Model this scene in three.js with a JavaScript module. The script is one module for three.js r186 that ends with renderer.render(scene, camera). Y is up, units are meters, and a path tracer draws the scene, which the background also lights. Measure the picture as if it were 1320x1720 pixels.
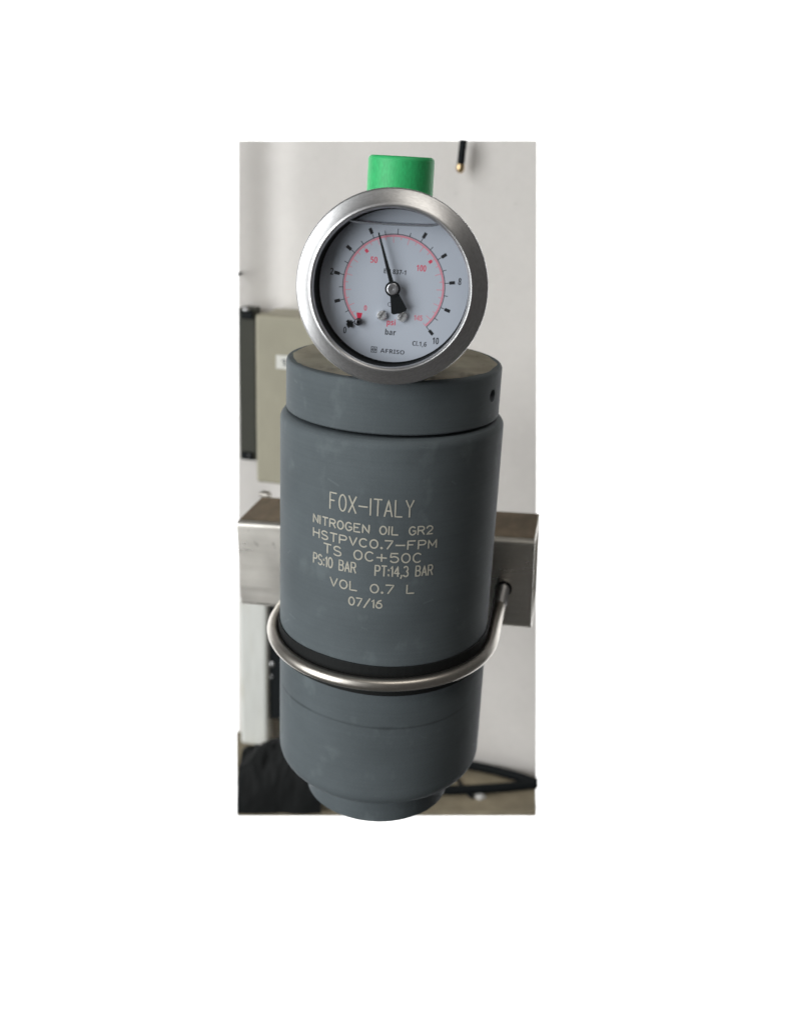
import * as THREE from 'three';
import { mergeGeometries } from 'three/addons/utils/BufferGeometryUtils.js';
import { RoundedBoxGeometry } from 'three/addons/geometries/RoundedBoxGeometry.js';
import { ImprovedNoise } from 'three/addons/math/ImprovedNoise.js';
import { RectAreaLightUniformsLib } from 'three/addons/lights/RectAreaLightUniformsLib.js';
import { Brush, Evaluator, SUBTRACTION } from 'three-bvh-csg';

// ---------------------------------------------------------------- camera
const scene = new THREE.Scene();
const PW = 1320, PH = 1720, FPX = 1636.6;               // the photograph's pixels and focal length in them
const camera = new THREE.PerspectiveCamera(2 * Math.atan(PH / 2 / FPX) * 180 / Math.PI, 785 / 1024, 0.02, 30);
{
  const pan = 0.00527, pitch = 0.35004, roll = 0.04327;
  const fwd = new THREE.Vector3(Math.sin(pan) * Math.cos(pitch), -Math.sin(pitch), -Math.cos(pan) * Math.cos(pitch));
  const right = new THREE.Vector3(Math.cos(pan), 0, Math.sin(pan));
  const up = new THREE.Vector3().crossVectors(right, fwd);
  const r2 = right.clone().multiplyScalar(Math.cos(roll)).addScaledVector(up, Math.sin(roll));
  const u2 = up.clone().multiplyScalar(Math.cos(roll)).addScaledVector(right, -Math.sin(roll));
  camera.position.set(0, 0.08933, 0.35866);
  camera.quaternion.setFromRotationMatrix(new THREE.Matrix4().makeBasis(r2, u2, fwd.clone().negate()));
  camera.focus = 0.335; camera.userData.fStop = 9;
  camera.updateMatrixWorld(true);
}
const renderer = new THREE.WebGLRenderer({ antialias: true });
renderer.toneMapping = THREE.LinearToneMapping;
renderer.toneMappingExposure = 1.0;
renderer.shadowMap.enabled = true;
scene.background = new THREE.Color().setRGB(0.085, 0.082, 0.08);   // the dim room

// ---------------------------------------------------------------- light
RectAreaLightUniformsLib.init();
function areaLight(name, rgb, intensity, w, h, pos, aim) {
  const l = new THREE.RectAreaLight(new THREE.Color().setRGB(...rgb), intensity, w, h);
  l.name = name; l.position.set(...pos); l.lookAt(...aim); scene.add(l); return l;
}
areaLight('window_light', [0.97, 0.99, 1.0], 5.9, 1.5, 2.6, [-1.85, 0.3, 1.3], [0, 0, -0.05]);      // daylight from a tall opening on the left
areaLight('ceiling_lamp_light', [1.0, 0.95, 0.88], 4.5, 1.2, 0.5, [0.5, 1.9, 0.8], [0, 0, -0.1]);      // weak ceiling lamp
// lamps on the white background, turned away from the rig
areaLight('backdrop_lamp_light', [1, 1, 1], 26, 3.4, 0.5, [0, 1.5, -0.35], [0, 1.25, -2.4]);
areaLight('backdrop_lamp_light_low', [1, 1, 1], 26, 3.4, 0.5, [0, -3.6, -0.35], [0, -3.35, -2.4]);
areaLight('backdrop_lamp_light_side', [1, 1, 1], 18, 0.5, 3.4, [-2.2, -1.1, -0.35], [-2.0, -1.1, -2.4]);
areaLight('backdrop_lamp_light_far_side', [1, 1, 1], 18, 0.5, 3.4, [2.2, -1.1, -0.35], [2.0, -1.1, -2.4]);

// ---------------------------------------------------------------- helpers
const EYE = camera.position.clone();
const rayOf = (px, py) => new THREE.Vector3((px - PW / 2) / FPX, -(py - PH / 2) / FPX, -1).applyQuaternion(camera.quaternion);
const atZ = (px, py, z) => { const d = rayOf(px, py); return EYE.clone().addScaledVector(d, (z - EYE.z) / d.z); };
const atY = (px, py, y) => { const d = rayOf(px, py); return EYE.clone().addScaledVector(d, (y - EYE.y) / d.y); };
const YAW = -0.19;                                           // the rig stands a little turned to the left
const NRM = new THREE.Vector3(Math.sin(YAW), 0, Math.cos(YAW)), ALONG = new THREE.Vector3(Math.cos(YAW), 0, -Math.sin(YAW));
// where a pixel meets a vertical plane parallel to the rig, `off` metres in front of the axis; gives [along, height]
function onRig(px, py, off) {
  const d = rayOf(px, py), t = (off - EYE.dot(NRM)) / d.dot(NRM), p = EYE.clone().addScaledVector(d, t);
  return [p.dot(ALONG), p.y];
}
const WALL = -0.2;
const onWall = (px, py, off = 0) => onRig(px, py, WALL + off);
function onCylinder(px, py, R) {                             // angle round the vessel and height
  const d = rayOf(px, py), a = d.x * d.x + d.z * d.z, b = EYE.x * d.x + EYE.z * d.z, c = EYE.x ** 2 + EYE.z ** 2 - R * R;
  const t = (-b - Math.sqrt(b * b - a * c)) / a, p = EYE.clone().addScaledVector(d, t);
  return [Math.atan2(p.x, p.z), p.y];
}
let seed = 7; const rnd = () => (seed = (seed * 16807) % 2147483647) / 2147483647;
const perlin = new ImprovedNoise();
const fbm = (x, y, z, o = 4) => { let s = 0, a = 0.5; for (let i = 0; i < o; i++) { s += a * perlin.noise(x, y, z); x *= 2.03; y *= 2.03; z *= 2.03; a *= 0.5; } return s; };
function mottle(size, fn, srgb = true) {                     // a computed colour texture
  const d = new Uint8Array(size * size * 4);
  for (let j = 0; j < size; j++) for (let i = 0; i < size; i++) {
    const c = fn(i / size, j / size), k = (j * size + i) * 4;
    for (let q = 0; q < 3; q++) d[k + q] = Math.max(0, Math.min(255, Math.round(c[q] * 255)));
    d[k + 3] = 255;
  }
  const t = new THREE.DataTexture(d, size, size); t.wrapS = t.wrapT = THREE.RepeatWrapping; t.magFilter = THREE.LinearFilter; t.minFilter = THREE.LinearMipmapLinearFilter;
  t.generateMipmaps = true; if (srgb) t.colorSpace = THREE.SRGBColorSpace; t.needsUpdate = true; return t;
}
const std = (o) => new THREE.MeshStandardMaterial({ side: THREE.DoubleSide, ...o });
const lin = (r, g, b) => new THREE.Color().setRGB(r, g, b);
const used = {};
function numbered(n) { used[n] = (used[n] ?? -1) + 1; return used[n] ? `${n}_${String(used[n]).padStart(3, '0')}` : n; }
function mesh(name, geo, mat, parent) {
  const m = new THREE.Mesh(geo, mat); m.name = parent ? name : numbered(name); m.castShadow = m.receiveShadow = true; (parent ?? scene).add(m); return m;
}
function thing(name, label, category, pos = [0, 0, 0], turn = 0) {
  const g = new THREE.Group(); g.name = numbered(name); g.position.set(...pos); g.rotation.y = turn; g.userData = { label, category }; scene.add(g); return g;
}
const structure = (m) => { m.userData.kind = 'structure'; return m; };
const lathe = (pts, seg = 128) => new THREE.LatheGeometry(pts.map(([r, y]) => new THREE.Vector2(r, y)), seg);
function arcPts(cx, cy, r, a0, a1, n) { const o = []; for (let i = 0; i <= n; i++) { const a = a0 + (a1 - a0) * i / n; o.push([cx + r * Math.cos(a), cy + r * Math.sin(a)]); } return o; }
function uvScale(geo, sx, sy) { const u = geo.attributes.uv; for (let i = 0; i < u.count; i++) u.setXY(i, u.getX(i) * sx, u.getY(i) * sy); return geo; }
function slab(outline, depth, bevel = 0) {                    // polygon in [along, height], thickness towards the viewer, front at z = 0
  const s = new THREE.Shape(outline.map(([x, y]) => new THREE.Vector2(x, y)));
  const g = new THREE.ExtrudeGeometry(s, { depth: depth - 2 * bevel, bevelEnabled: bevel > 0, bevelThickness: bevel, bevelSize: bevel, bevelOffset: -bevel, bevelSegments: 3, curveSegments: 8 });
  g.translate(0, 0, -depth + bevel); return g;
}

// ---------------------------------------------------------------- materials
const grain = mottle(256, (u, v) => { const n = 0.94 + 0.06 * (rnd() - 0.5) * 2 + 0.05 * fbm(u * 8, v * 8, 3.1); return [n, n, n]; });
// plastic: blotches, turning marks, dull scuffs and one dark scrape round the lower part; one tile is the whole way round (0.264 m) by 0.264 m of height
const TILE = 0.264, scrapeY = onCylinder(600, 1218, 0.042)[1] / TILE, scuffs = [];
for (let i = 0; i < 70; i++) scuffs.push([rnd(), rnd(), 0.004 + 0.03 * rnd() * rnd(), (rnd() - 0.5) * 1.6, 0.03 + 0.09 * rnd()]);
const pvcMap = mottle(1024, (u, v) => {
  let n = 0.90 + 0.035 * (rnd() - 0.5) + 0.13 * fbm(u * 9, v * 9, 1.7, 5) + 0.02 * perlin.noise(u * 3, v * 420, 4.4);
  const vv = v - Math.floor(v - scrapeY + 0.5);
  const d = Math.abs(vv - scrapeY - 0.004 * perlin.noise(u * 12, 3.3, 0.5)), th = u - 0.5;      // angle from the front as a share of the turn
  if (th > -0.2 && th < 0.16) n -= 0.20 * Math.max(0, 1 - d / (0.0028 + 0.0016 * perlin.noise(u * 40, 1.2, 9))) * Math.max(0, 0.75 + 1.2 * fbm(u * 22, 5.5, 2.2, 3));
  const dust = Math.max(0, fbm(u * 30, v * 22, 9.2, 4) - 0.2) * 0.35; let sc = 0;
  for (const [su, sv, sl, sk, sa] of scuffs) { const a = u - su, b = v - sv; if (Math.abs(a) > 0.04 || Math.abs(b) > 0.05) continue; const al = (a + b * sk) / Math.hypot(1, sk), ac = (b - a * sk) / Math.hypot(1, sk); if (Math.abs(al) < sl) sc += sa * Math.exp(-((ac / 0.0011) ** 2)); }
  return [n + dust + sc, n + dust + sc, n + dust * 0.9 + sc * 0.95];
});
function metricUV(geo) { const p = geo.attributes.position, u = geo.attributes.uv; for (let i = 0; i < u.count; i++) { const r = Math.hypot(p.getX(i), p.getZ(i)); u.setXY(i, u.getX(i), p.getY(i) / TILE + (0.042 - r) / TILE); } return geo.rotateY(Math.PI); }   // the join of the tile goes to the back
const pvcBump = mottle(256, (u, v) => { const n = 0.5 + 0.3 * (rnd() - 0.5) + 0.2 * fbm(u * 20, v * 20, 3, 3); return [n, n, n]; }, false);
pvcBump.repeat.set(6, 6);
const M = {
  pvc: new THREE.MeshPhysicalMaterial({ side: THREE.DoubleSide, color: lin(0.118, 0.140, 0.150), roughness: 0.72, specularIntensity: 0.5, map: pvcMap, bumpMap: pvcBump, bumpScale: 0.00003 }),
  etch: std({ color: lin(0.46, 0.44, 0.37), roughness: 0.85 }),
  steel: std({ color: lin(0.62, 0.62, 0.62), metalness: 1, roughness: 0.38, map: grain }),
  rod: std({ color: lin(0.56, 0.53, 0.48), metalness: 1, roughness: 0.36, map: grain }),
  rubber: new THREE.MeshPhysicalMaterial({ side: THREE.DoubleSide, color: lin(0.008, 0.009, 0.009), roughness: 0.75, specularIntensity: 0.5 }),
  black: new THREE.MeshPhysicalMaterial({ side: THREE.DoubleSide, color: lin(0.006, 0.008, 0.009), roughness: 0.7, specularIntensity: 0.35 }),
  dial: null,
};

// ================================================================ setting
// plain white background behind the rig
{
  const b = structure(mesh('backdrop', new THREE.BoxGeometry(7.0, 5.0, 0.02), std({ color: lin(0.88, 0.88, 0.88), roughness: 1 })));
  b.position.set(0, -1.5, -2.4);
}
const FLOOR_Y = onWall(850, 1297)[1];
// wall: a white painted sheet with a shallow upright fold, as much of it as the photograph shows
{
  const map = mottle(512, (u, v) => {
    const a = fbm(u * 5, v * 5, 5.5, 5), b = fbm(u * 40, v * 40, 2.2, 3), n = 0.90 + 0.035 * a + 0.015 * b + 0.015 * (rnd() - 0.5);
    const sp = Math.max(0, fbm(u * 60, v * 60, 8.8, 2) - 0.36) * 0.9;
    return [n - sp * 0.5, n * 0.995 - sp * 0.5, n * 0.98 - sp * 0.55];
  });
  const side = (px) => { const a = onWall(px, 236), b = onWall(px, 1282); return (y) => a[0] + (b[0] - a[0]) * (y - a[1]) / (b[1] - a[1]); }, L = side(400), R = side(901);
  const yt = onWall(650, 236)[1], yb = FLOOR_Y - 0.002, fold = onWall(452, 380)[0];
  const yTopAt = (x) => { const a = onWall(400, 236), b = onWall(901, 236); return a[1] + (b[1] - a[1]) * (x - a[0]) / (b[0] - a[0]); };
  const nx = 90, ny = 60, pos = [], uv = [], idx = [];
  for (let j = 0; j <= ny; j++) for (let i = 0; i <= nx; i++) {
    const s = i / nx, t = j / ny;
    const y0 = yb + (yt - yb) * t, xl = L(y0), xr = R(y0), x = xl + (xr - xl) * s, y = yb + (yTopAt(x) - yb) * t;
    const e = (x - fold) / 0.011, z = -0.0045 * Math.exp(-e * e) * (y > onWall(420, 515)[1] - 0.02 ? 1 : 0.25);
    pos.push(x, y, z); uv.push(x / 0.22, y / 0.22);
  }
  for (let j = 0; j < ny; j++) for (let i = 0; i < nx; i++) { const a = j * (nx + 1) + i, b = a + 1, c = a + nx + 1, d = c + 1; idx.push(a, b, d, a, d, c); }
  const g = new THREE.BufferGeometry(); g.setAttribute('position', new THREE.Float32BufferAttribute(pos, 3)); g.setAttribute('uv', new THREE.Float32BufferAttribute(uv, 2)); g.setIndex(idx); g.computeVertexNormals();
  const w = structure(mesh('wall', g, std({ color: lin(0.83, 0.805, 0.79), roughness: 0.7, map })));
  w.position.copy(NRM).multiplyScalar(WALL); w.rotation.y = YAW;
  const core = structure(mesh('wall_board', slab([onWall(405, 240), onWall(893, 240), [onWall(890, 1280)[0], yb + 0.001], [onWall(405, 1280)[0], yb + 0.001]], 0.012), std({ color: lin(0.7, 0.7, 0.68), roughness: 0.9 })));
  core.position.copy(NRM).multiplyScalar(WALL - 0.007); core.rotation.y = YAW;
}
// floor strip at the foot of the wall
{
  const map = mottle(256, (u, v) => { const a = fbm(u * 6, v * 6, 4.4, 5), n = 0.86 + 0.25 * a + 0.09 * (rnd() - 0.5); return [n, n * 0.97, n * 0.9]; });
  const p = [atY(398, 1362, FLOOR_Y), atY(901, 1362, FLOOR_Y)].map((q) => [q.x, q.z]);
  const lw = onWall(398, 1290)[0], rw = onWall(901, 1290)[0];
  const back = [[rw, WALL], [lw, WALL]].map(([a, o]) => { const q = ALONG.clone().multiplyScalar(a).addScaledVector(NRM, o); return [q.x, q.z]; });
  const s = new THREE.Shape([p[0], p[1], back[0], back[1]].map(([x, z]) => new THREE.Vector2(x, -z)));
  const g = new THREE.ExtrudeGeometry(s, { depth: 0.004, bevelEnabled: false }); g.rotateX(-Math.PI / 2);
  const u = g.attributes.uv; for (let i = 0; i < u.count; i++) u.setXY(i, u.getX(i) / 0.12, u.getY(i) / 0.12);
  const f = structure(mesh('floor', g, std({ color: lin(0.36, 0.33, 0.27), roughness: 0.85, map }))); f.position.y = FLOOR_Y - 0.004;
}

// ================================================================ vessel
let VESSEL;
const R = 0.042, RC = 0.03984, HC = 0.01899, YB = -0.1508;
{
  const t = VESSEL = thing('pressure_vessel', 'dark grey plastic cylinder vessel with engraved beige lettering and screwed lid', 'vessel');
  const body = mesh('body', metricUV(lathe([[0.005, -0.0006], [0.0380, -0.0006], [0.0391, -0.0007], ...arcPts(0.0388, -0.0039, 0.0032, Math.PI / 2, 0, 8).slice(1), [R, -0.03], [R, -0.06], [R, -0.1], [R, -0.13], [R, YB + 0.0085], ...arcPts(R - 0.0078, YB + 0.0078, 0.0078, 0, -Math.PI / 2, 14).slice(1), [0.0306, YB], [0.005, YB]], 160)), M.pvc, t);
  // lid with a blind spanner hole in its side
  const lidGeo = metricUV(lathe([[0.0005, 0], [0.0374, 0], [0.0386, 0.0002], [RC - 0.0002, 0.0006], [RC, 0.0012], [RC, HC - 0.0012], [RC - 0.0004, HC - 0.0004], [RC - 0.0012, HC], [0.0005, HC]], 160));
  const a = new Brush(new THREE.CylinderGeometry(RC, RC, HC, 8), M.pvc); a.geometry = lidGeo; a.updateMatrixWorld();
  const [th, hy] = onCylinder(827, 665, RC);
  const h = new Brush(new THREE.CylinderGeometry(0.0023, 0.0023, 0.016, 24), M.pvc);
  h.rotation.set(0, 0, Math.PI / 2); h.position.set(RC, hy, 0);
  const piv = new THREE.Group(); piv.rotation.y = th - Math.PI / 2; piv.add(h); piv.updateMatrixWorld(true); h.updateMatrixWorld(true);
  const hm = h.matrixWorld.clone(); piv.remove(h); hm.decompose(h.position, h.quaternion, h.scale); h.updateMatrixWorld(true);
  let lidG = lidGeo;
  try { const ev = new Evaluator(); ev.useGroups = false; lidG = ev.evaluate(a, h, SUBTRACTION).geometry; } catch (e) { console.log('csg', e.message); }
  const lid = mesh('lid', lidG, M.pvc, t);
  // dust lying on the lid, ragged towards its rim
  {
    const map = mottle(512, (u, v) => {
      const n = 0.80 + 0.22 * fbm(u * 7, v * 7, 3.3, 5) + 0.06 * (rnd() - 0.5), k = Math.max(0, fbm(u * 11 + 4, v * 3.4, 6.1, 4) - 0.12) * 1.3;
      return [n - k * 0.55, n * 0.975 - k * 0.5, n * 0.92 - k * 0.42];
    });
    const s = new THREE.Shape(); for (let i = 0; i <= 120; i++) { const q = i / 120 * Math.PI * 2, r = 0.0374 + 0.0016 * fbm(Math.cos(q) * 4, Math.sin(q) * 4, 1.1, 4); i ? s.lineTo(r * Math.cos(q), r * Math.sin(q)) : s.moveTo(r * Math.cos(q), r * Math.sin(q)); }
    const g = new THREE.ShapeGeometry(s, 4); g.rotateX(-Math.PI / 2); const u = g.attributes.uv; for (let i = 0; i < u.count; i++) u.setXY(i, u.getX(i) / 0.08 + 0.5, u.getY(i) / 0.08 + 0.5);
    const d = mesh('dust_film', g, std({ color: lin(0.50, 0.475, 0.41), roughness: 0.95, map }), lid); d.position.y = HC + 0.00012;
  }
  mesh('neck', metricUV(lathe([[0.024, YB - 0.0145], [0.0294, YB - 0.0145], [0.0301, YB - 0.0138], [0.0301, YB - 0.0008], [0.0301, YB + 0.001]], 128)), M.pvc, t);
  mesh('neck_bore', lathe([[0.024, YB - 0.0145], [0.024, YB + 0.001]], 64), M.pvc, t);

  // single-stroke engraved lettering, wrapped on the body
  const C = (cx, cy, rx, ry, a0, a1, n = 10) => { const o = []; for (let i = 0; i <= n; i++) { const q = (a0 + (a1 - a0) * i / n) * Math.PI / 180; o.push([cx + rx * Math.cos(q), cy + ry * Math.sin(q)]); } return o; };
  const O = C(2, 3, 2, 3, 90, 450, 22);
  const GLYPH = {
    F: [[[0, 0], [0, 6], [3.8, 6]], [[0, 3.2], [2.6, 3.2]]], O: [O], 0: [O], X: [[[0, 0], [4, 6]], [[0, 6], [4, 0]]], '-': [[[0, 2.8], [4.6, 2.8]]], I: [[[0, 0], [0, 6]]],
    T: [[[0, 6], [4, 6]], [[2, 6], [2, 0]]], A: [[[0, 0], [2, 6], [4, 0]], [[0.7, 2], [3.3, 2]]], L: [[[0, 6], [0, 0], [3.6, 0]]], Y: [[[0, 6], [2, 3], [4, 6]], [[2, 3], [2, 0]]],
    N: [[[0, 0], [0, 6], [4, 0], [4, 6]]], R: [[[0, 0], [0, 6], [2.4, 6], ...C(2.4, 4.5, 1.5, 1.5, 90, -90, 8), [0, 3]], [[2.2, 3], [4, 0]]],
    G: [[...C(2.1, 3, 2.1, 3, 48, 318, 16), [4, 1.2], [4, 2.8], [2.4, 2.8]]], E: [[[3.8, 6], [0, 6], [0, 0], [3.8, 0]], [[0, 3.2], [2.6, 3.2]]],
    2: [[...C(2, 4.2, 1.9, 1.8, 170, -30, 12), [0, 0], [4, 0]]], H: [[[0, 0], [0, 6]], [[4, 0], [4, 6]], [[0, 3.1], [4, 3.1]]],
    S: [[...C(2, 4.5, 1.8, 1.5, 30, 250, 10), ...C(2, 1.5, 2, 1.55, 70, -150, 12)]], P: [[[0, 0], [0, 6], [2.4, 6], ...C(2.4, 4.4, 1.6, 1.6, 90, -90, 8), [0, 2.8]]],
    V: [[[0, 6], [2, 0], [4, 6]]], C: [C(2.1, 3, 2.1, 3, 45, 315, 18)], '.': [C(0.4, 0.4, 0.35, 0.4, 0, 360, 8)], 7: [[[0, 6], [4, 6], [1.2, 0]]],
    M: [[[0, 0], [0, 6], [2.2, 1.4], [4.4, 6], [4.4, 0]]], '+': [[[0, 2.8], [4.6, 2.8]], [[2.3, 0.5], [2.3, 5.1]]], 5: [[[3.6, 6], [0.4, 6], [0.2, 3.4], ...C(2, 2, 2, 1.95, 130, -150, 14)]],
    ':': [C(0.4, 0.6, 0.3, 0.35, 0, 360, 8), C(0.4, 3.6, 0.3, 0.35, 0, 360, 8)], 1: [[[0, 4.7], [1.3, 6], [1.3, 0]]],
    B: [[[0, 0], [0, 6], [2.3, 6], ...C(2.3, 4.6, 1.4, 1.4, 90, -90, 8), [0, 3.2]], [[2.3, 3.2], ...C(2.3, 1.6, 1.7, 1.6, 90, -90, 8), [0, 0]]], 4: [[[3, 0], [3, 6], [0, 1.8], [4.2, 1.8]]],
    ',': [[[0.6, 0.7], [0.6, 0], [0.1, -1.1]]], 3: [[...C(1.9, 4.5, 1.8, 1.5, 150, -80, 10), ...C(1.9, 1.5, 2.1, 1.55, 80, -150, 12)]], '/': [[[0, -0.6], [4, 6.6]]],
    6: [[[3.4, 6], [1.6, 5.2], [0.4, 3.4], ...C(2, 1.9, 2, 1.9, 160, -200, 18)]],
  };
  const ADV = { I: 1.9, '.': 2.2, ':': 2.3, ',': 2.3, 1: 3.0, ' ': 5.2, M: 6.2, '-': 6.3, '+': 6.4 };
  const RT = R + 0.00010, wid = 0.00025;
  function ribbon(pts) {                                       // [arc length, height] polyline as a flat band on the cylinder
    const pos = [], idx = [];
    const fine = [pts[0]]; for (let i = 1; i < pts.length; i++) { const [x0, y0] = pts[i - 1], [x1, y1] = pts[i], n = Math.max(1, Math.ceil(Math.hypot(x1 - x0, y1 - y0) / 0.0012)); for (let k = 1; k <= n; k++) fine.push([x0 + (x1 - x0) * k / n, y0 + (y1 - y0) * k / n]); }
    for (let i = 0; i < fine.length; i++) {
      const a = fine[Math.max(0, i - 1)], b = fine[Math.min(fine.length - 1, i + 1)], l = Math.hypot(b[0] - a[0], b[1] - a[1]) || 1, nx = -(b[1] - a[1]) / l, ny = (b[0] - a[0]) / l;
      const e = i === 0 ? -1 : i === fine.length - 1 ? 1 : 0, ex = (b[0] - a[0]) / l * wid * 0.6 * e, ey = (b[1] - a[1]) / l * wid * 0.6 * e;
      for (const s of [-1, 1]) { const w = wid * (0.92 + 0.16 * rnd()), x = fine[i][0] + nx * w * s + ex, y = fine[i][1] + ny * w * s + ey; pos.push(RT * Math.sin(x / R), y, RT * Math.cos(x / R)); }
    }
    for (let i = 0; i < fine.length - 1; i++) { const q = i * 2; idx.push(q, q + 1, q + 3, q, q + 3, q + 2); }
    const g = new THREE.BufferGeometry(); g.setAttribute('position', new THREE.Float32BufferAttribute(pos, 3)); g.setIndex(idx); g.computeVertexNormals(); return g;
  }
  function line(text, x0, yTop0, yBot0, x1, yTop1, yBot1) {
    const [ta, ya] = onCylinder(x0, yBot0, R), [tb, yb] = onCylinder(x1, yBot1, R), [, ha] = onCylinder(x0, yTop0, R), [, hb] = onCylinder(x1, yTop1, R);
    const h = ((ha - ya) + (hb - yb)) / 2; let total = 0, last = 0;
    for (const c of text) { const w = ADV[c] ?? 5.6; total += w; last = w; }
    const endW = Math.max(...(GLYPH[text.at(-1)].flat().map((p) => p[0]))); total += endW - last;
    const sx = (tb - ta) * R / total, gs = []; let x = 0;
    for (const c of text) {
      for (const st of GLYPH[c] ?? []) gs.push(ribbon(st.map(([gx, gy]) => { const X = x + gx; return [ta * R + X * sx, ya + (yb - ya) * X / total + gy / 6 * h]; })));
      x += ADV[c] ?? 5.6;
    }
    const m = mesh('lettering', mergeGeometries(gs), M.etch, body); m.userData.label = `engraved line reading ${text.trim().replace(/\s+/g, ' ')}`;
  }
  line('FOX-ITALY', 554.5, 827, 853.5, 693.6, 840, 868);
  line('NITROGEN OIL GR2', 527, 863, 876, 726, 882.5, 896);
  line('HSTPVC0.7-FPM', 527, 886, 899.5, 732, 905.5, 919);
  line('TS 0C+50C', 544.5, 912, 927, 705.5, 929, 944);
  line('PS:10 BAR   PT:14,3 BAR', 527, 927.5, 944, 725.5, 948.5, 965);
  line('VOL 0.7 L', 555, 968.5, 983, 694.5, 983, 996);
  line('07/16', 586, 1002.5, 1015, 641, 1008, 1021.5);
}
// steel stem carrying the gauge and the filling valve
{
  const t = new THREE.Group(); t.name = 'valve_stem'; t.position.set(-0.0008, HC, 0); VESSEL.add(t);
  mesh('column', lathe([[0.0005, 0.0003], [0.009, 0.0003], [0.009, 0.005], [0.0065, 0.006], [0.0065, 0.05], [0.0005, 0.05]], 48), M.steel, t);
  const h = mesh('side_port', new THREE.CylinderGeometry(0.0045, 0.0045, 0.016, 24), M.steel, t); h.rotation.x = Math.PI / 2; h.position.set(0, 0.0315, 0.0125);
}
// green screw cap
{
  const top = atZ(672, 259.5, 0), l = atZ(615.5, 290, 0), r = atZ(728.5, 290, 0), rad = (r.x - l.x) / 2, y1 = top.y - 0.0006, y0 = 0.063;
  const t = mesh('valve_cap', lathe([[0.0005, y1 - y0], [rad - 0.0016, y1 - y0 + 0.0001], ...arcPts(rad - 0.0017, y1 - y0 - 0.0014, 0.0015, Math.PI / 2, 0, 7).slice(1), [rad, 0.004], [rad + 0.0001, 0.001], [rad - 0.0006, 0], [0.0068, 0]], 96),
    std({ color: lin(0.036, 0.52, 0.165), roughness: 0.55, map: grain }), VESSEL);
  t.position.set((l.x + r.x) / 2, y0, 0); t.rotation.z = -0.012;
  t.userData.label = 'bright green round plastic cap behind the gauge';
}

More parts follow.
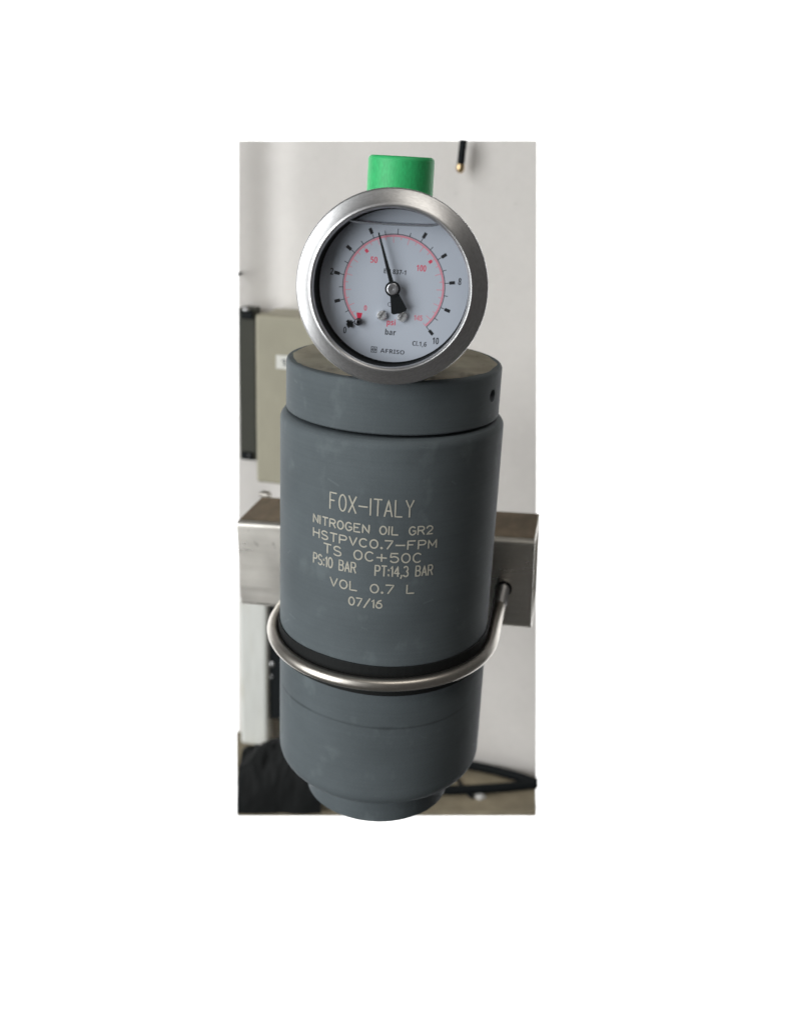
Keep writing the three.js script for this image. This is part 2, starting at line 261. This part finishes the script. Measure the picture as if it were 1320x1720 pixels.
// ================================================================ gauge
{
  const zf = 0.046, ctr = atZ(655.5, 486.5, zf), RG = 0.0308;
  const t = thing('pressure_gauge', 'round steel pressure gauge with white dial and black needle above the vessel lid', 'gauge', [ctr.x, ctr.y, ctr.z], -0.075); t.rotation.order = 'YXZ'; t.rotation.x = -0.06;
  const ROLL = 0.035;
  const turned = (pts, seg = 160) => lathe(pts, seg).rotateX(Math.PI / 2);      // lathe axis to +z
  mesh('bezel', turned([[RG - 0.0012, -0.0105], [RG - 0.0002, -0.0103], [RG, -0.0096], [RG, -0.0042], ...arcPts(RG - 0.0011, -0.0040, 0.0011, 0, 1.1, 6).slice(1), [RG - 0.0030, -0.0018], [RG - 0.0044, -0.0007], [RG - 0.0051, -0.0003], [RG - 0.0055, -0.0003], [RG - 0.0061, -0.0012], [RG - 0.0062, -0.0018]], 200), M.steel, t);
  const RI = RG - 0.0062;
  mesh('gasket', turned([[RI, -0.0018], [RI - 0.0001, -0.0082], [RI - 0.0012, -0.0080]], 160), M.black, t);
  mesh('case', turned([[0.0005, -0.0250], [RG - 0.0040, -0.0250], [RG - 0.0030, -0.0240], [RG - 0.0026, -0.0220], [RG - 0.0026, -0.0103]], 128), M.steel, t);
  mesh('connector', new THREE.CylinderGeometry(0.0055, 0.0055, 0.004, 6).rotateX(Math.PI / 2).translate(0, 0, -0.0272), M.steel, t);
  const glass = mesh('glass_pane', new THREE.CircleGeometry(RI, 96).translate(0, 0, -0.0016), new THREE.MeshPhysicalMaterial({ color: lin(0.95, 0.96, 0.97), transmission: 1, thickness: 0, roughness: 0.02, ior: 1.35, side: THREE.DoubleSide }), t);
  // printed dial: 4.08 canvas pixels for each photograph pixel
  const S = 1024, cv = document.createElement('canvas'); cv.width = cv.height = S; const c = cv.getContext('2d');
  c.fillStyle = '#bcc2cc'; c.fillRect(0, 0, S, S);
  const RD = RI - 0.0011, K = S / 2 / 120.5, A0 = 0.078;      // A0: how far the dial is turned in the photograph
  c.translate(S / 2, S / 2); c.scale(K, K);
  const P = (px, py) => { const x = px - 660.5, y = py - 480, co = Math.cos(-A0), si = Math.sin(-A0); return [x * co - y * si, x * si + y * co]; };
  const ink = '#23262c', red = '#d8485f', pink = '#dd8d9b';
  const pol = (bar, r) => { const a = (-225 + 27 * bar) * Math.PI / 180; return [r * Math.cos(a), r * Math.sin(a)]; };   // 0 at lower left
  const seg = (bar, r0, r1, w, col) => { c.strokeStyle = col; c.lineWidth = w; c.beginPath(); c.moveTo(...pol(bar, r0)); c.lineTo(...pol(bar, r1)); c.stroke(); };
  const arc = (r, w, col) => { c.strokeStyle = col; c.lineWidth = w; c.beginPath(); c.arc(0, 0, r, -225 * Math.PI / 180, 45 * Math.PI / 180); c.stroke(); };
  arc(82.0, 3.0, pink); arc(84.6, 1.5, '#5d5f66');
  for (let k = 0; k <= 10; k += 0.5) {
    const big = Number.isInteger(k);
    seg(k, 84, big ? 93 : 91, 1.1, ink);
    if (big && k !== 5) seg(k, 92, 101.5, 5.2, '#14161a');
  }
  for (let k = 0; k <= 29; k++) seg(k * 10 / 29, 82, k % 2 ? 76 : 71, 1.1, pink);
  for (const psi of [50, 100]) seg(psi / 14.5, 70, 76, 5, red);
  const word = (s, px, py, h, col, weight = 'bold', sq = 1) => { c.save(); c.translate(...P(px, py)); c.scale(sq, 1); c.fillStyle = col; c.font = `${weight} ${h}px sans-serif`; c.textAlign = 'center'; c.textBaseline = 'middle'; c.fillText(s, 0, 0); c.restore(); };
  word('2', 558, 455, 15, ink, 'bold', 0.7); word('8', 769.5, 470, 15, ink, 'bold', 0.7); word('0', 578.5, 551, 15, ink, 'bold', 0.7); word('10', 731, 567, 15, ink, 'bold', 0.7);
  word('50', 628, 436, 14, red, 'bold', 0.8); word('100', 706, 449, 14, red, 'bold', 0.72); word('0', 613.5, 514.5, 12, red, 'bold', 0.8); word('145', 701.5, 530, 12, '#d9707f', 'bold', 0.75);
  word('psi', 656.5, 537.5, 13, red, 'bold', 0.9); word('bar', 655, 554, 13, ink, 'bold', 0.9); word('Cl.1,6', 704, 573, 11, ink, 'bold', 0.85); word('EN 837-1', 663, 455, 10.5, ink, 'bold', 0.9);
  word('AFRISO', 659, 586, 9.5, '#3a3d45', 'bold', 1.25);
  { const [x, y] = P(627.5, 583); c.strokeStyle = '#50545c'; c.lineWidth = 1.3; c.strokeRect(x - 4.5, y - 4.5, 9, 9); c.beginPath(); c.arc(x, y, 2.6, 0, 7); c.stroke(); c.beginPath(); c.moveTo(x - 4.5, y); c.lineTo(x + 4.5, y); c.stroke(); }
  { const [x, y] = P(654.5, 508); c.strokeStyle = '#50545c'; c.lineWidth = 1; c.beginPath(); c.arc(x, y, 3.4, 0, 7); c.stroke(); }
  { const [x, y] = P(603, 526); c.fillStyle = '#d3284a'; c.beginPath(); c.moveTo(x - 5, y - 4); c.lineTo(x + 5, y - 4); c.lineTo(x + 3, y + 6); c.lineTo(x - 3, y + 6); c.fill(); }
  const tex = new THREE.CanvasTexture(cv); tex.colorSpace = THREE.SRGBColorSpace; tex.anisotropy = 8;
  const dg = new THREE.CircleGeometry(RD + 0.0006, 96);
  { const u = dg.attributes.uv, p = dg.attributes.position; for (let i = 0; i < u.count; i++) u.setXY(i, 0.5 + p.getX(i) / (2 * RD), 0.5 + p.getY(i) / (2 * RD)); }
  const dial = mesh('dial', dg.translate(0, 0, -0.0078), std({ map: tex, roughness: 0.6 }), t); dial.rotation.z = -ROLL; dial.position.set(0.0004, 0.0003, 0);
  const D = (px, py) => { const [x, y] = P(px, py); return [x / 120.5 * RD, -y / 120.5 * RD]; };
  // screws, stop pin, needle
  const metal = std({ color: lin(0.8, 0.8, 0.8), metalness: 0.75, roughness: 0.32 });
  for (const [px, py] of [[641, 526], [675, 528]]) {
    const [x, y] = D(px, py), s = new THREE.Group(); s.name = 'screw'; s.position.set(x, y, -0.0078); s.rotation.z = -0.55 - ROLL * 0; dial.add(s);
    for (const q of [-1, 1]) {
      const dome = new THREE.Shape(); dome.absarc(0, 0, 0.00165, 0.17 * Math.PI / 2 * 1.1, Math.PI - 0.17 * Math.PI / 2 * 1.1, false); dome.closePath();
      const g = new THREE.ExtrudeGeometry(dome, { depth: 0.0005, bevelEnabled: true, bevelThickness: 0.0008, bevelSize: 0.0010, bevelOffset: -0.0010, bevelSegments: 5, curveSegments: 20 });
      if (q < 0) g.rotateZ(Math.PI); g.rotateZ(Math.PI / 2); g.translate(0, 0, 0.0002);
      mesh('screw_head', g, metal, s);
    }
    mesh('screw_slot', new THREE.CylinderGeometry(0.0016, 0.0016, 0.0005, 24).rotateX(Math.PI / 2).translate(0, 0, 0.0003), metal, s);
  }
  { const [x, y] = D(602, 536.5); const p = mesh('stop_pin', lathe([[0.0005, 0.0022], [0.0009, 0.0021], [0.0012, 0.0018], [0.0012, 0]], 24).rotateX(Math.PI / 2), std({ color: lin(0.09, 0.09, 0.1), metalness: 0.8, roughness: 0.35 }), dial); p.position.set(x, y, -0.0078); }
  { const [x, y] = D(587, 540), g = new THREE.BoxGeometry(0.0008, 0.0027, 0.0007), g2 = new THREE.BoxGeometry(0.0019, 0.0009, 0.0007).translate(0, 0.0002, 0); const p = mesh('zero_stop', mergeGeometries([g, g2]), M.black, dial); p.position.set(x, y, -0.0073); p.rotation.z = 0.75; }
  const tip = D(637, 393), hub = D(660, 482), tail = D(671, 519);
  const nd = new THREE.Group(); nd.name = 'needle'; nd.position.set(hub[0], hub[1], -0.0056); dial.add(nd);
  const dx = tip[0] - hub[0], dy = tip[1] - hub[1], len = Math.hypot(dx, dy), ang = Math.atan2(dy, dx) - Math.PI / 2;
  const ns = new THREE.Shape([[-0.0006, 0.001], [-0.00022, len], [0.00022, len], [0.00085, 0.001]].map(([x, y]) => new THREE.Vector2(x, y)));
  const ex = (s, d) => new THREE.ExtrudeGeometry(s, { depth: d, bevelEnabled: false, curveSegments: 16 });
  mesh('pointer', ex(ns, 0.0004).rotateZ(ang), M.black, nd);
  const ta = Math.atan2(tail[1] - hub[1], tail[0] - hub[0]) - Math.PI / 2, tl = Math.hypot(tail[0] - hub[0], tail[1] - hub[1]);
  const ts = new THREE.Shape([[-0.0010, 0], [-0.0026, tl - 0.0003], [-0.0021, tl + 0.0003], [0, tl + 0.0005], [0.0021, tl + 0.0003], [0.0026, tl - 0.0003], [0.0010, 0]].map(([x, y]) => new THREE.Vector2(x, y)));
  mesh('counterweight', ex(ts, 0.0004).rotateZ(ta), M.black, nd);
  mesh('hub_ring', new THREE.CylinderGeometry(0.00245, 0.00245, 0.0008, 40).rotateX(Math.PI / 2).translate(0, 0, 0.0003), M.black, nd);
  mesh('hub_cap', lathe([[0.00001, 0.0011], [0.0005, 0.00118], [0.0015, 0.00125], [0.0018, 0.00115], [0.0019, 0.0009], [0.0019, 0.0003]], 40).rotateX(Math.PI / 2), std({ color: lin(0.75, 0.75, 0.77), metalness: 1, roughness: 0.3, map: grain }), nd);
  mesh('axle', new THREE.CylinderGeometry(0.0008, 0.0008, 0.0024, 16).rotateX(Math.PI / 2).translate(0, 0, -0.001), M.black, nd);
  // level top of the liquid filling, with its raised rim
  {
    const ly = atZ(665, 377, zf - 0.002).y - ctr.y, zb = -0.0077, zfr = -0.0018, half = Math.sqrt(Math.max(0, (RI - 0.0002) ** 2 - ly * ly));
    const liq = new THREE.MeshPhysicalMaterial({ color: lin(0.86, 0.88, 0.9), transmission: 1, thickness: 0, roughness: 0.03, ior: 1.47, side: THREE.DoubleSide });
    const g = new THREE.PlaneGeometry(2 * half, zfr - zb, 40, 6).rotateX(-Math.PI / 2), p = g.attributes.position;
    for (let i = 0; i < p.count; i++) { const w = Math.abs(p.getZ(i)) / ((zfr - zb) / 2); p.setY(i, 0.0007 * w ** 4 + 0.0006 * (Math.abs(p.getX(i)) / half) ** 8); }
    g.computeVertexNormals(); g.translate(0, ly, (zfr + zb) / 2);
    mesh('liquid_surface', g, liq, t);
    const rim = (z, y) => { const pts = []; for (let i = 0; i <= 30; i++) { const s = i / 15 - 1; pts.push(new THREE.Vector3(s * half * 0.99, y + 0.0007 * Math.abs(s) ** 6, z)); } return new THREE.TubeGeometry(new THREE.CatmullRomCurve3(pts), 60, 0.00028, 6); };
    const rm = new THREE.MeshPhysicalMaterial({ color: lin(0.35, 0.37, 0.4), transmission: 0.6, thickness: 0, roughness: 0.1, ior: 1.47 });
    mesh('liquid_rim', rim(zfr, ly), rm, t); mesh('liquid_rim', rim(zb + 0.0002, ly + 0.0003), rm, t);
  }
}

// ================================================================ beam, U-bolt, rubber strip
const BEAM = -0.0465;                                           // its front face, in rig distance from the axis
{
  const lt = onRig(400, 878, BEAM), rt = onRig(901, 908, BEAM), lb = onRig(400, 1015, BEAM), rb = onRig(901, 1059, BEAM);
  const h = ((lt[1] - lb[1]) + (rt[1] - rb[1])) / 2, tilt = Math.atan2(((rt[1] - lt[1]) + (rb[1] - lb[1])) / 2, ((rt[0] - lt[0]) + (rb[0] - lb[0])) / 2);
  const x0 = lt[0] + 0.0002, x1 = rt[0] + 0.0004, cy = (lt[1] + rt[1] + lb[1] + rb[1]) / 4, dep = h * 0.9;
  const map = mottle(512, (u, v) => {
    const st = 0.018 * perlin.noise(u * 6, v * 160, 2.2), n = 0.88 + st + 0.13 * fbm(u * 6, v * 6, 1.4, 5), k = Math.max(0, fbm(u * 22, v * 16, 5.2, 3) - 0.3) * 1.2;
    return [n - k, n * 0.99 - k, n * 0.97 - k];
  });
  const rough = mottle(256, (u, v) => { const n = 0.62 + 0.3 * fbm(u * 6, v * 6, 7.1, 4) + 0.1 * perlin.noise(u * 3, v * 90, 1.1); return [n, n, n]; }, false);
  const mat = std({ color: lin(0.84, 0.825, 0.79), metalness: 0.8, roughness: 0.5, roughnessMap: rough, map });
  const t = thing('steel_beam', 'horizontal square stainless steel tube running behind the vessel', 'beam', [0, 0, 0], YAW);
  const shape = new THREE.Shape(); const w2 = dep / 2, h2 = h / 2, r = 0.0022;
  const rr = (s, a, b, q) => { s.moveTo(-a + q, -b); s.lineTo(a - q, -b); s.absarc(a - q, -b + q, q, -Math.PI / 2, 0); s.lineTo(a, b - q); s.absarc(a - q, b - q, q, 0, Math.PI / 2); s.lineTo(-a + q, b); s.absarc(-a + q, b - q, q, Math.PI / 2, Math.PI); s.lineTo(-a, -b + q); s.absarc(-a + q, -b + q, q, Math.PI, 1.5 * Math.PI); };
  rr(shape, w2, h2, r); const hole = new THREE.Path(); rr(hole, w2 - 0.002, h2 - 0.002, 0.0008); shape.holes.push(hole);
  const g = new THREE.ExtrudeGeometry(shape, { depth: x1 - x0, bevelEnabled: false, curveSegments: 5 }); g.rotateY(Math.PI / 2); g.translate(-(x1 - x0) / 2, 0, 0);
  { const p = g.attributes.position, u = g.attributes.uv; for (let i = 0; i < u.count; i++) u.setXY(i, p.getX(i) / 0.13, (p.getY(i) + p.getZ(i)) / 0.13); }
  const tube = mesh('tube', g, mat, t); tube.position.set((x0 + x1) / 2, cy, BEAM - w2); tube.rotation.z = tilt;
  const dmap = mottle(256, (u, v) => { const n = 0.84 + 0.22 * fbm(u * 9, v * 4, 2.4, 5) + 0.07 * (rnd() - 0.5); return [n, n * 0.97, n * 0.92]; });
  const dust = mesh('dust_film', uvScale(new THREE.PlaneGeometry(x1 - x0 - 0.0006, dep - 2 * r - 0.0006), 2, 0.5).rotateX(-Math.PI / 2).translate(0, h2 + 0.00015, 0), std({ color: lin(0.30, 0.25, 0.19), roughness: 0.9, map: dmap }), tube); dust.userData.label = 'brownish dust lying on the top face';
  // hole of the clamp in the front face, and the tail of a bolt behind the top edge
  const [hx, hy] = onRig(846, 990, BEAM);
  const ring = mesh('clamp_hole', new THREE.CircleGeometry(0.0037, 28), M.black, t); ring.position.set(hx - 0.0002, hy + 0.0004, BEAM + 0.00025);
  const [bx, by] = onRig(446, 832, BEAM - dep - 0.006);
  const n = mesh('bolt', mergeGeometries([new THREE.CylinderGeometry(0.0021, 0.0021, 0.0034, 6).rotateZ(Math.PI / 2), new THREE.CylinderGeometry(0.0013, 0.0013, 0.0058, 16).rotateZ(Math.PI / 2)].map((q) => q.toNonIndexed())), M.rod, t); n.position.set(bx, by + 0.0003, BEAM - dep - 0.006);
}
{
  const front = onRig(651, 1154, 0.0447), hole = onRig(846, 990, BEAM);
  const y0 = front[1], yh = hole[1], rc = 0.0447, back = BEAM - 0.012, slope = (yh - y0) / (BEAM - rc);
  const pathPts = (rad, end) => {
    const o = []; for (let i = 0; i <= 6; i++) o.push([-rad, end + (0 - end) * i / 7]);
    for (let i = 0; i <= 40; i++) { const a = Math.PI + -Math.PI * i / 40; o.push([rad * Math.cos(a), rad * Math.sin(a)]); }
    for (let i = 1; i <= 7; i++) o.push([rad, end * i / 7]); return o;
  };
  const yAt = (z) => y0 + slope * (z - rc);
  const t = thing('u_bolt', 'round steel u-shaped bolt clamping the vessel to the beam', 'u-bolt', [0, 0, 0], YAW);
  const pts = pathPts(rc, back).map(([x, z]) => new THREE.Vector3(x, yAt(z), z));
  mesh('rod', uvScale(new THREE.TubeGeometry(new THREE.CatmullRomCurve3(pts), 200, 0.00245, 20), 12, 1), M.rod, t);
  // threads on the two ends
  for (const sx of [-1, 1]) {
    const rings = []; for (let z = -0.030; z > back; z -= 0.00085) rings.push(new THREE.TorusGeometry(0.00246, 0.00027, 6, 20).translate(sx * rc, yAt(z), z));
    mesh('thread', mergeGeometries(rings), M.steel, t);
  }
  // rubber strip between clamp and vessel: sweep of a flat section
  const s = thing('rubber_strip', 'black rubber strip between the u-bolt and the grey vessel', 'strip', [0, 0, 0], YAW);
  const prof = [[0.04205, 0.0060], [0.0421, 0.0063], [0.0425, 0.0063], [0.0426, 0.0060], [0.0426, -0.0056], [0.0425, -0.0059], [0.04205, -0.0059]];
  const pos = [], idx = [], rows = []; const N = prof.length;
  prof.forEach(([rad, dy]) => rows.push(pathPts(rad, BEAM + 0.0008).map(([x, z]) => [x, yAt(z) + dy + 0.0004 * Math.sin(x * 90 + z * 70), z])));
  const Q = rows[0].length; for (let i = 0; i < Q; i++) for (let k = 0; k < N; k++) pos.push(...rows[k][i]);
  for (let i = 0; i < Q - 1; i++) for (let k = 0; k < N; k++) { const a = i * N + k, b = i * N + (k + 1) % N, c = a + N, d = b + N; idx.push(a, b, d, a, d, c); }
  const g = new THREE.BufferGeometry(); g.setAttribute('position', new THREE.Float32BufferAttribute(pos, 3)); g.setIndex(idx); let gg = g.toNonIndexed(); gg.computeVertexNormals();
  mesh('strip', gg, M.rubber, s);
}

// ================================================================ things on the wall
function rigBox(x0, y0, x1, y1, off, depth) { return { cx: (x0 + x1) / 2, cy: (y0 + y1) / 2, w: Math.abs(x1 - x0), h: Math.abs(y1 - y0), z: WALL + off - depth / 2 }; }
{
  // beige junction box with lid and paper tag
  const off = 0.035, a = onWall(428.5, 528, off), b = onWall(428.5, 810, off), w = 0.062, h = a[1] - b[1];
  const map = mottle(256, (u, v) => { const n = 0.92 + 0.06 * fbm(u * 5, v * 5, 3.7, 4) + 0.02 * (rnd() - 0.5); return [n, n, n * 0.98]; });
  const mat = std({ color: lin(0.40, 0.375, 0.295), roughness: 0.6, map });
  const t = thing('junction_box', 'beige flat electrical junction box on the wall behind the vessel', 'box', [0, 0, 0], YAW);
  const body = mesh('housing', new RoundedBoxGeometry(w - 0.002, h - 0.002, off - 0.010, 3, 0.0015), mat, t); body.position.set(a[0] + w / 2, b[1] + h / 2, WALL + (off - 0.010) / 2);
  const lid = mesh('cover', new RoundedBoxGeometry(w, h, 0.009, 3, 0.0018), mat, t); lid.position.set(a[0] + w / 2, b[1] + h / 2, WALL + off - 0.0045);
  const p = onWall(464, 596, off), q = onWall(490, 621, off);
  const cv = document.createElement('canvas'); cv.width = 128; cv.height = 128; const c = cv.getContext('2d'); c.fillStyle = '#d9d9d2'; c.fillRect(0, 0, 128, 128); c.fillStyle = '#3a4148'; c.font = 'bold 92px sans-serif'; c.textAlign = 'center'; c.textBaseline = 'middle'; c.fillText('1', 66, 68);
  const tex = new THREE.CanvasTexture(cv); tex.colorSpace = THREE.SRGBColorSpace;
  const tag = mesh('paper_tag', new THREE.PlaneGeometry(q[0] - p[0], p[1] - q[1]), std({ map: tex, roughness: 0.8 }), lid);
  tag.position.set((p[0] + q[0]) / 2 - lid.position.x, (p[1] + q[1]) / 2 - lid.position.y, 0.0047); tag.userData.label = 'white paper tag with a printed 1';
}
{
  // dark enclosure beside it
  const off = 0.010, a = onWall(400, 517, off), b = onWall(431, 774, off), w = b[0] - a[0], h = a[1] - b[1];
  const t = thing('dark_enclosure', 'dark green-grey enclosure beside the beige junction box', 'enclosure', [0, 0, 0], YAW);
  const m = mesh('housing', new RoundedBoxGeometry(w, h, off, 3, 0.0008), std({ color: lin(0.055, 0.056, 0.045), roughness: 0.85, map: grain }), t); m.position.set((a[0] + b[0]) / 2, (a[1] + b[1]) / 2, WALL + off / 2);
  for (const py of [528, 765]) { const s = onWall(416, py, off); const k = mesh('clip', new RoundedBoxGeometry(0.007, 0.0048, 0.002, 2, 0.0006), M.black, t); k.position.set(s[0], s[1], WALL + off + 0.0008); }
  for (const [px, py, w2] of [[413, 520, 0.004], [418, 764, 0.0012]]) { const s = onWall(px, py, off + 0.002); const k = mesh('rivet', new THREE.SphereGeometry(w2 / 2, 16, 10).scale(1, 0.5, 0.4), M.steel, t); k.position.set(s[0], s[1], WALL + off + 0.0019); }
}
{
  // black cable end with a brass ferrule, hanging down the wall
  const off = 0.008, a = onWall(778, 236, off), b = onWall(773, 281, off), e = onWall(772, 288, off);
  const t = thing('hanging_cable', 'black cable end with brass tip hanging on the wall', 'cable', [0, 0, 0], YAW);
  const z = WALL + off, up = new THREE.Vector3(a[0] - b[0], a[1] - b[1], 0).normalize();
  const P = (s) => new THREE.Vector3(b[0], b[1], z).addScaledVector(up, s);
  mesh('sheath', new THREE.TubeGeometry(new THREE.LineCurve3(P(0), P(a[1] - b[1] + 0.0005)), 6, 0.0020, 16), M.black, t);
  const f = mesh('ferrule', lathe([[0.00005, -0.0030], [0.0012, -0.0028], [0.0021, -0.0016], [0.0023, 0], [0.0021, 0.0014], [0.0018, 0.0016]], 24), std({ color: lin(0.62, 0.46, 0.26), metalness: 1, roughness: 0.3 }), t); f.position.copy(P(0));
}
{
  // small black hook
  const off = 0.004, a = onWall(400.5, 460, off), b = onWall(406.5, 458, off);
  const m = mesh('wall_hook', new THREE.TubeGeometry(new THREE.CatmullRomCurve3([new THREE.Vector3(a[0], a[1], -off), new THREE.Vector3(a[0], a[1], 0.0005), new THREE.Vector3((a[0] + b[0]) / 2, a[1] - 0.0002, 0.002), new THREE.Vector3(b[0], b[1] + 0.0002, 0.002)]), 16, 0.0007, 8), M.black);
  m.position.copy(NRM).multiplyScalar(WALL + off); m.rotation.y = YAW; m.userData = { label: 'tiny black hook on the white wall above the dark enclosure', category: 'hook' };
}
{
  // white cabinet below the beam
  const off = 0.012, a = onWall(400, 1005, off), b = onWall(450.5, 1288, off), w = b[0] - a[0], h = a[1] - b[1];
  const map = mottle(256, (u, v) => { const n = 0.95 + 0.05 * fbm(u * 6, v * 6, 8.7, 4), k = Math.max(0, fbm(u * 9, v * 5, 2.6, 4) - 0.1) * 0.35; return [n - k * 0.6, n - k * 0.7, n * 0.98 - k]; });
  const t = thing('white_cabinet', 'white painted cabinet with rounded edge below the steel beam', 'cabinet', [0, 0, 0], YAW);
  const m = mesh('side_panel', new RoundedBoxGeometry(w, h, off, 4, 0.003), std({ color: lin(0.74, 0.75, 0.74), roughness: 0.5, map }), t); m.position.set((a[0] + b[0]) / 2, (a[1] + b[1]) / 2, WALL + off / 2);
}
{
  // black upright strip with two screws
  const off = 0.009, a = onWall(449, 1000, off), b = onWall(500, 1214, off), w = b[0] - a[0], h = a[1] - b[1];
  const t = thing('black_channel', 'black upright plastic channel between the white cabinet and the vessel', 'channel', [0, 0, 0], YAW);
  const m = mesh('channel', new RoundedBoxGeometry(w, h, off, 3, 0.0012), M.black, t); m.position.set((a[0] + b[0]) / 2, (a[1] + b[1]) / 2, WALL + off / 2);
  for (const [px, py, r] of [[457, 1116, 0.0017], [456, 1137, 0.0010]]) { const s = onWall(px, py, off); const k = mesh('screw', new THREE.SphereGeometry(r, 16, 10).scale(1, 1.2, 0.5), M.steel, t); k.position.set(s[0], s[1], WALL + off); }
}
// ================================================================ things on the floor
{
  // limp black plastic sack
  const t = thing('black_sack', 'crumpled black plastic sack on the floor under the white cabinet', 'sack');
  const pts = [], idx = [], nu = 60, nv = 36, L0 = atY(399, 1363, FLOOR_Y), R0 = atY(540, 1363, FLOOR_Y), w = R0.x - L0.x;
  const cx = (L0.x + R0.x) / 2, cz = (L0.z + R0.z) / 2 - 0.017;
  for (let j = 0; j <= nv; j++) for (let i = 0; i <= nu; i++) {
    const u = i / nu, v = j / nv, a = Math.PI * v;                 // half round from front to back
    const x = (u - 0.5) * w, hgt = 0.030 + 0.020 * u + 0.010 * fbm(u * 4, v * 3, 2.2, 3), n = 0.006 * fbm(u * 3.1, v * 4, 5.1, 3);
    pts.push(cx + x, FLOOR_Y + 0.0005 + Math.sin(a) * (hgt + n), cz + Math.cos(a) * (0.020 + n * 0.4) - (R0.z - L0.z) * -(u - 0.5));
  }
  for (let j = 0; j < nv; j++) for (let i = 0; i < nu; i++) { const a = j * (nu + 1) + i, b = a + 1, c = a + nu + 1, d = c + 1; idx.push(a, b, d, a, d, c); }
  const g = new THREE.BufferGeometry(); g.setAttribute('position', new THREE.Float32BufferAttribute(pts, 3)); g.setIndex(idx); g.computeVertexNormals();
  mesh('sack', g, M.rubber, t);
}
const floorAt = (px, py, up = 0) => { const p = atY(px, py, FLOOR_Y + up); return new THREE.Vector3(p.x, p.y, p.z); };
function cable(name, label, pix, r) {
  const m = mesh(name, new THREE.TubeGeometry(new THREE.CatmullRomCurve3(pix.map(([x, y]) => floorAt(x, y, r))), 60, r, 12), M.black); m.userData = { label, category: 'cable' }; return m;
}
cable('floor_cable', 'thick black cable slanting across the floor from the wall', [[765, 1281], [793, 1286], [830, 1294], [868, 1304], [901, 1315]], 0.0030);
cable('floor_cable', 'straight black cable lying along the floor beside the vessel neck', [[700, 1327], [752, 1327], [800, 1325.5], [850, 1322], [901, 1317]], 0.0030);
cable('thin_wire', 'thin black wire crossing under the straight floor cable', [[762, 1300], [770, 1311], [778, 1323], [787, 1334], [795, 1340]], 0.0011);
{
  const p = floorAt(806, 1338, 0.001), g = new THREE.IcosahedronGeometry(0.0026, 1), a = g.attributes.position;
  for (let i = 0; i < a.count; i++) { const k = 1 + 0.5 * perlin.noise(a.getX(i) * 700, a.getY(i) * 700, a.getZ(i) * 700); a.setXYZ(i, a.getX(i) * k * 1.3, a.getY(i) * k * 0.5, a.getZ(i) * k); }
  g.computeVertexNormals(); const m = mesh('paper_scrap', g, std({ color: lin(0.6, 0.6, 0.58), roughness: 0.9 })); m.position.copy(p); m.userData = { label: 'small white paper scrap on the floor by the thin wire', category: 'scrap' };
}
renderer.render(scene, camera);
